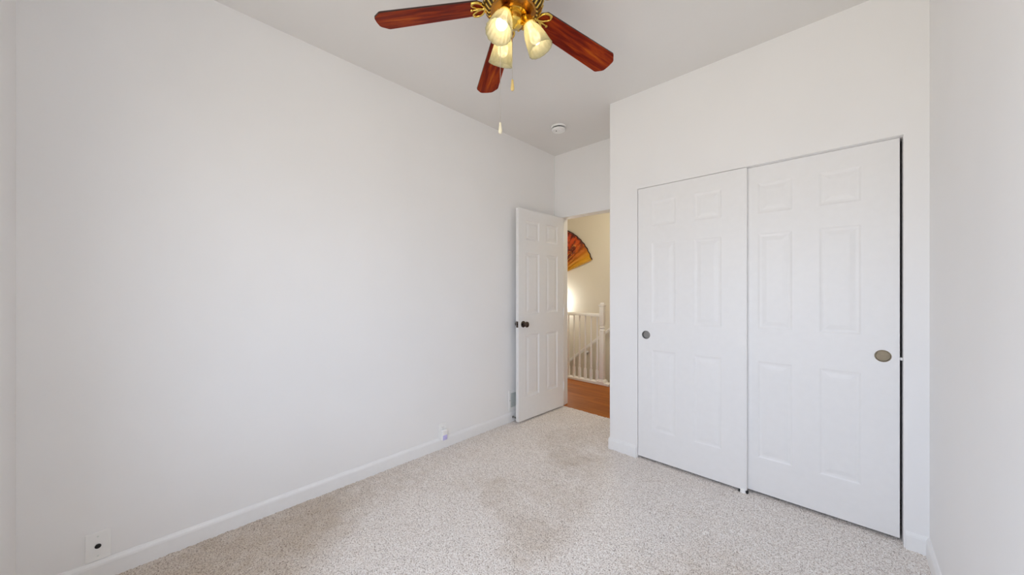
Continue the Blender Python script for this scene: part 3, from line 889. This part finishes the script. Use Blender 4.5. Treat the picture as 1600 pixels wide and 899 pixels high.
for i in range(5):
    if i == 0: o = blade
    else:
        o = blade.copy(); col.objects.link(o); o.parent = fan
        c = br0.copy(); col.objects.link(c); c.parent = o
    o.location = (0, 0, 0.047); o.rotation_euler = (R(-11), R(5.6), R(77.1 + 72 * i))

# three arms, each with a frosted shade and lit bulb
for i, az in enumerate((43.7, 163.7, 283.7)):
    d = Vector((math.cos(R(az)), math.sin(R(az)), 0))
    ax = (d * math.sin(R(25)) + Vector((0, 0, -math.cos(R(25))))).normalized()
    neck = d * 0.060 + Vector((0, 0, -0.026))
    bm = bmesh.new()
    tube(bm, bez(d * 0.036 + Vector((0, 0, -0.030)), d * 0.052 + Vector((0, 0, -0.008)), neck - ax * 0.006, 8), 0.0085, 10)
    lathe(bm, [(0.006, -0.014), (0.016, -0.012), (0.023, -0.006), (0.027, 0.004), (0.028, 0.020), (0.0295, 0.022), (0.0295, 0.027), (0.026, 0.027), (0.025, 0.004)], 28, align(ax, neck))
    for k in range(3):
        t = Matrix.Rotation(2 * PI * k / 3 + 0.5, 4, 'Z')
        tube(bm, [align(ax, neck) @ t @ Vector(p) for p in ((0.026, 0, 0.017), (0.036, 0, 0.017))], 0.0025, 8)
    arm = obj('light_arm', bm, M['brass'], fan, smooth=True, angle=45)
    bm = bmesh.new()
    fl = lambda a_, z_: 0.022 * math.cos(16 * a_) * min(1, max(0, z_ - 0.02) / 0.06)
    outer = [(0.0235, 0.012), (0.0240, 0.026), (0.030, 0.038), (0.038, 0.056), (0.045, 0.080), (0.0495, 0.105), (0.053, 0.130), (0.056, 0.146), (0.0575, 0.150)]
    inner = [(r_ - 0.003, z_) for r_, z_ in outer[::-1]]
    prof = outer + inner
    mt = align(ax, neck); rings = []
    for r_, z_ in prof:
        rings.append([bm.verts.new(mt @ Vector((r_ * (1 + fl(2 * PI * k / 72, z_)) * math.cos(2 * PI * k / 72), r_ * (1 + fl(2 * PI * k / 72, z_)) * math.sin(2 * PI * k / 72), z_))) for k in range(72)])
    rings.append(rings[0])
    for A, B in zip(rings, rings[1:]):
        for k in range(72): bm.faces.new((A[k], A[(k + 1) % 72], B[(k + 1) % 72], B[k]))
    obj('lamp_shade', bm, M['frost'], arm, smooth=True)['label'] = 'frosted tulip glass shade'
    bm = bmesh.new()
    lathe(bm, [(0.0, 0.020), (0.012, 0.022), (0.013, 0.050), (0.018, 0.064), (0.0235, 0.081), (0.0245, 0.094), (0.021, 0.107), (0.012, 0.116), (0, 0.119)], 24, mt)
    obj('bulb', bm, M['bulb'], arm, smooth=True)

# pull chains
for (cx_, cy_, ztop, zb_, m_) in ((-0.033, -0.049, -0.045, 1.955 - FZ, 'ivory'), (-0.004, -0.001, -0.066, 2.155 - FZ, 'pullwood')):
    bm = bmesh.new()
    z = ztop
    while z > zb_ + 0.045:
        lathe(bm, [(0, -0.0016), (0.0012, -0.0011), (0.0016, 0), (0.0012, 0.0011), (0, 0.0016)], 6, Matrix.Translation((cx_, cy_, z)))
        z -= 0.0036
    tube(bm, [(cx_, cy_, ztop), (cx_, cy_, zb_ + 0.04)], 0.0006, 6)
    ch_ = obj('pull_chain', bm, M['chain'], fan, smooth=True)
    bm = bmesh.new()
    lathe(bm, [(0, 0.050), (0.004, 0.049), (0.0055, 0.044), (0.0050, 0.038), (0.0068, 0.026), (0.0085, 0.012), (0.0080, 0.004), (0.005, 0.0), (0, 0)], 18, Matrix.Translation((cx_, cy_, zb_)))
    obj('pull_knob', bm, M[m_], ch_, smooth=True)
